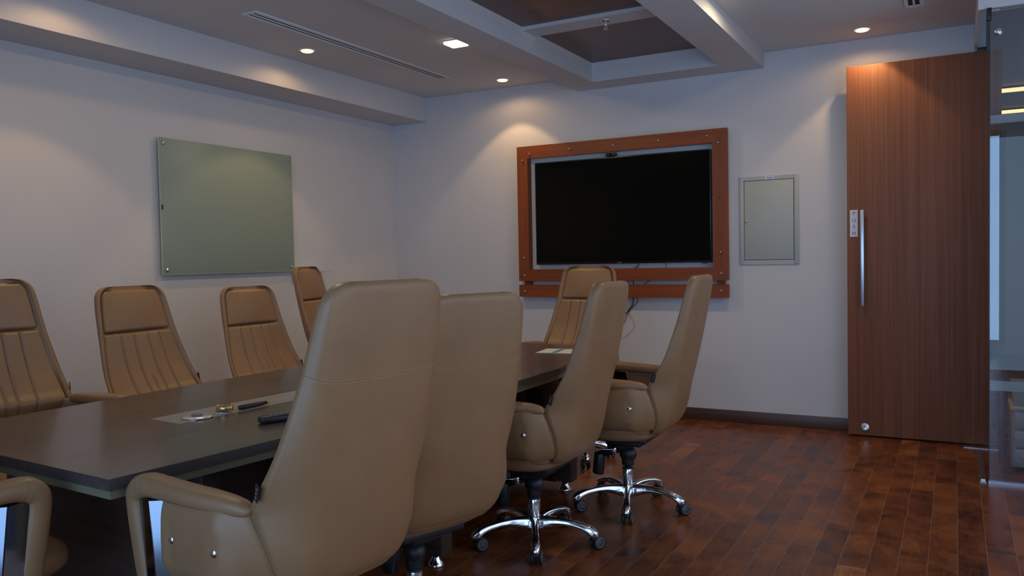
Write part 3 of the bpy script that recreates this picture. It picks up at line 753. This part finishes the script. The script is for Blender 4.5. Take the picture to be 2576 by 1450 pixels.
def make_chair(name, label, group):
    r = thing(name, label, 'chair', (0, 0, 0), 0, group)
    P = []
    P.append(back_shell().build('back_shell', r))
    rowA = [outer_pt(u, seam_z(u), .0006) for u in [-.94+1.88*i/90 for i in range(91)]]
    P.append(stitch_row(rowA).build('back_seam_stitching', r, label='pale stitching across the back'))
    mb = MB().sweep([outer_pt(u, seam_z(u)+.0045, -.0012) for u in [-.98+1.96*i/60 for i in range(61)]], (.0022, .0022), M['leather'], 8, up=Vector((0, 0, 1))); P.append(mb.build('back_seam', r))
    for sd in (-1, 1):
        edge = [outer_pt(sd*(.93+.0*z), z, .0006) for z in [.70+(1.13-.70)*i/60 for i in range(61)]]
        P.append(stitch_row(edge, L=.0030).build('edge_stitching', r, label='pale stitching along the edge of the back'))
    base = lambda z: max(interp(YR, z)-.021, interp(YB, z)+.022)
    P.append(pad_mesh(.962, 1.158, .026, base, .029).build('headrest_pad', r))
    P.append(pad_mesh(.492, .959, .022, base, .026, grooves=True, nz=70, nu=120).build('back_pad', r))
    P.append(cushion(.425, .492, .244, -.185, .345, .032, M['leather']).build('seat_cushion', r))
    P.append(cushion(.398, .470, .262, -.195, .300, .028, M['leather'], .022, .62).build('seat_base', r))
    for sd in (-1, 1):
        pn = panel_mesh(sd).build('side_panel', r); P.append(pn)
        seam = [Vector((sd*(outer_pt(1, z).x+.0006), interp(YR, z)+.001, z)) for z in [.475+(.66-.475)*i/30 for i in range(31)]]
        P.append(MB().sweep(seam, (.0016, .0016), M['leather'], 8).build('side_seam', r))
        P.append(stitch_row([v_+Vector((sd*.0012, .004, 0)) for v_ in seam], L=.003).build('side_stitching', r))
        for by_, bz_ in ((-.111, .572), (.055, .571)):
            mb = MB(); mb.lathe([(.0115, -.006), (.0118, 0), (.0105, .0035), (.007, .006), (0, .007)], M['chrome'], (sd*(.300-.0010), by_, bz_), Matrix.Rotation(sd*PI/2, 3, 'Y'), n=24)
            b_ = mb.build('chrome_button', pn)
        am, rows = arm_mesh(sd); am = am.build('armrest', r)
        for row in rows: stitch_row(row, L=.0032, r=.0004).build('corner_stitching', am)
        for sy in (-1, 1):
            pts = smooth_path([Vector((sd*.264, -.12, .6930)), Vector((sd*.272, -.06, .6975)), Vector((sd*.278, 0, .7005)), Vector((sd*.282, .08, .7038)), Vector((sd*.285, .13, .7065))], 8)
            if sy > 0: stitch_row([v_+Vector((sd*.014, 0, -.0005)) for v_ in pts], L=.003).build('armrest_stitching', am)
        P.append(chrome_bar(sd).build('chrome_bar', r, label='folded mirror-chrome strip'))
    # tag on the sitter's left edge
    q = outer_pt(-1, .708); R3 = Matrix.Rotation(math.radians(-15), 3, 'Z') @ Matrix.Rotation(math.radians(18), 3, 'X')
    tg = MB().box((q.x-.005, q.y-.006, .712), (.0022, .019, .040), M['tag'], .0008, rot=R3).build('brand_tag', r, label='small black fabric tag'); 
    mb = MB()
    for k in range(3):
        for sg_ in (-1, 1): mb.box(Vector((q.x-.005, q.y-.006, .712))+R3 @ Vector((sg_*.0013, 0, (k-1)*.0100)), (.0004, .007, .0060), M['tagtxt'], rot=R3)
    mb.build('tag_print', tg)
    # mechanism
    mb = MB(); mb.b2((-.12, -.13, .370), (.12, .17, .400), M['bmetal'], .006); mb.b2((-.055, -.085, .335), (.055, .10, .372), M['bmetal'], .012)
    mb.sphere((0, -.002, .290), .040, M['bmetal'], (.9, 1.1, 1.0), 24); mb.box((0, .035, .330), (.075, .13, .045), M['bmetal'], .014, rot=Matrix.Rotation(-.25, 3, 'X')); mb.cyl((0, 0, .235), (0, 0, .30), .030, M['bmetal'], bev=.003)
    mb.cyl((0, .03, .315), (0, .15, .272), .018, M['bmetal']); mb.build('tilt_mechanism', r)
    mb = MB(); mb.cyl((0, .145, .283), (0, .158, .176), .029, M['bplastic'], 28, bev=.005); mb.build('tension_knob', r)
    for sd in (-1, 1):
        mb = MB(); mb.sweep(smooth_path([Vector((sd*.05, .055, .322)), Vector((sd*.075, .060, .324)), Vector((sd*.095, .085, .326)), Vector((sd*.10, .13, .334))], 5), (.0035, .011), M['chrome'], 12, up=Vector((0, 0, 1)), e=3)
        mb.box((sd*.066, .050, .318), (.022, .030, .034), M['chrome'], .006); mb.build('lever', r, label='chrome lever')
    mb = MB(); mb.cyl((0, 0, .10), (0, 0, .204), .0265, M['chrome'], 32, bev=.002); mb.cyl((0, 0, .200), (0, 0, .209), .0275, M['bplastic'], 32, bev=.002); mb.cyl((0, 0, .20), (0, 0, .342), .0145, M['chrome'], 24); mb.build('gas_lift', r)
    sb = MB()
    for k in range(5): sb.rings(star_arm_rings(2*PI*k/5), M['chrome'])
    sb.lathe([(0, .072), (.030, .072), (.034, .078), (.035, .110), (.031, .122), (.027, .126), (0, .126)], M['chrome'], n=32)
    st = sb.build('star_base', r, label='polished chrome five-star base')
    for k in range(5):
        a = 2*PI*k/5; cs = caster(random.uniform(0, 6.28)).build('caster', st); cs.location = (.262*math.cos(a), .262*math.sin(a), 0)
    return r
def kids(o): return list(o.children)
def dup(o, parent=None):
    c = o.copy(); COL.objects.link(c); c.parent = parent
    if parent is not None: c.matrix_parent_inverse = o.matrix_parent_inverse.copy()
    for ch in kids(o): dup(ch, c)
    return c
GR = 'tan leather chairs around the conference table'
proto = make_chair('office_chair', 'x', GR)
# x, y, heading of the sitter (deg), gas-lift offset, star base angle (world deg), label
CH = [
 (3.063, -4.564, 172.8, .082, -80, 'nearest tan leather high-back office chair, seen from behind, left armrest towards the camera'),
 (2.918, -3.844, 158.7, -.024, -60, 'tan leather high-back chair seen from behind, just beyond the nearest chair and overlapped by it'),
 (2.911, -2.941, 180.2, -.024, -62, 'tan leather chair third along the near side, turned side-on, chrome star base in view'),
 (3.104, -2.296, 182.0, -.016, -71.5, 'tan leather chair closest to the open floor and baseboard, far end of the near side'),
 (1.413, -4.256, -9.2, .034, 10, 'tan leather chair on the whiteboard side, cut off by the left edge of the photo'),
 (1.445, -3.53, 3.0, -.017, 30, 'pleated tan leather chair facing the camera below the left corner of the writing board'),
 (1.358, -2.75, -1.6, -.050, 50, 'pleated tan leather chair facing the camera below the right corner of the writing board'),
 (1.199, -1.984, 18.8, .052, 20, 'tan leather chair half hidden behind the nearest chair back, beside the small glass shelf'),
 (2.419, -1.535, -91.7, .021, -40, 'tan leather chair at the head of the table right under the television'),
 (2.305, -5.11, 86, .05, 15, 'tan leather chair in the lower left corner, only armrest and seat corner showing'),
]
chairs = [proto]+[dup(proto) for _ in CH[1:]]
for i, (x, y, hd, dz, sa, lab) in enumerate(CH):
    c = chairs[i]
    SC = .96 if i == 0 else 1.0
    c.location = (x, y, 0); c.scale = (SC, SC, SC); c.rotation_euler = (0, 0, math.radians(hd-90)); c['label'] = lab
    for ch in kids(c):
        n = ch.name.split('.')[0]
        if n == 'star_base': ch.rotation_euler = (0, 0, math.radians(sa-(hd-90)))
        elif n == 'gas_lift': ch.scale = (1, 1, 1)
        else: ch.location.z += dz/SC
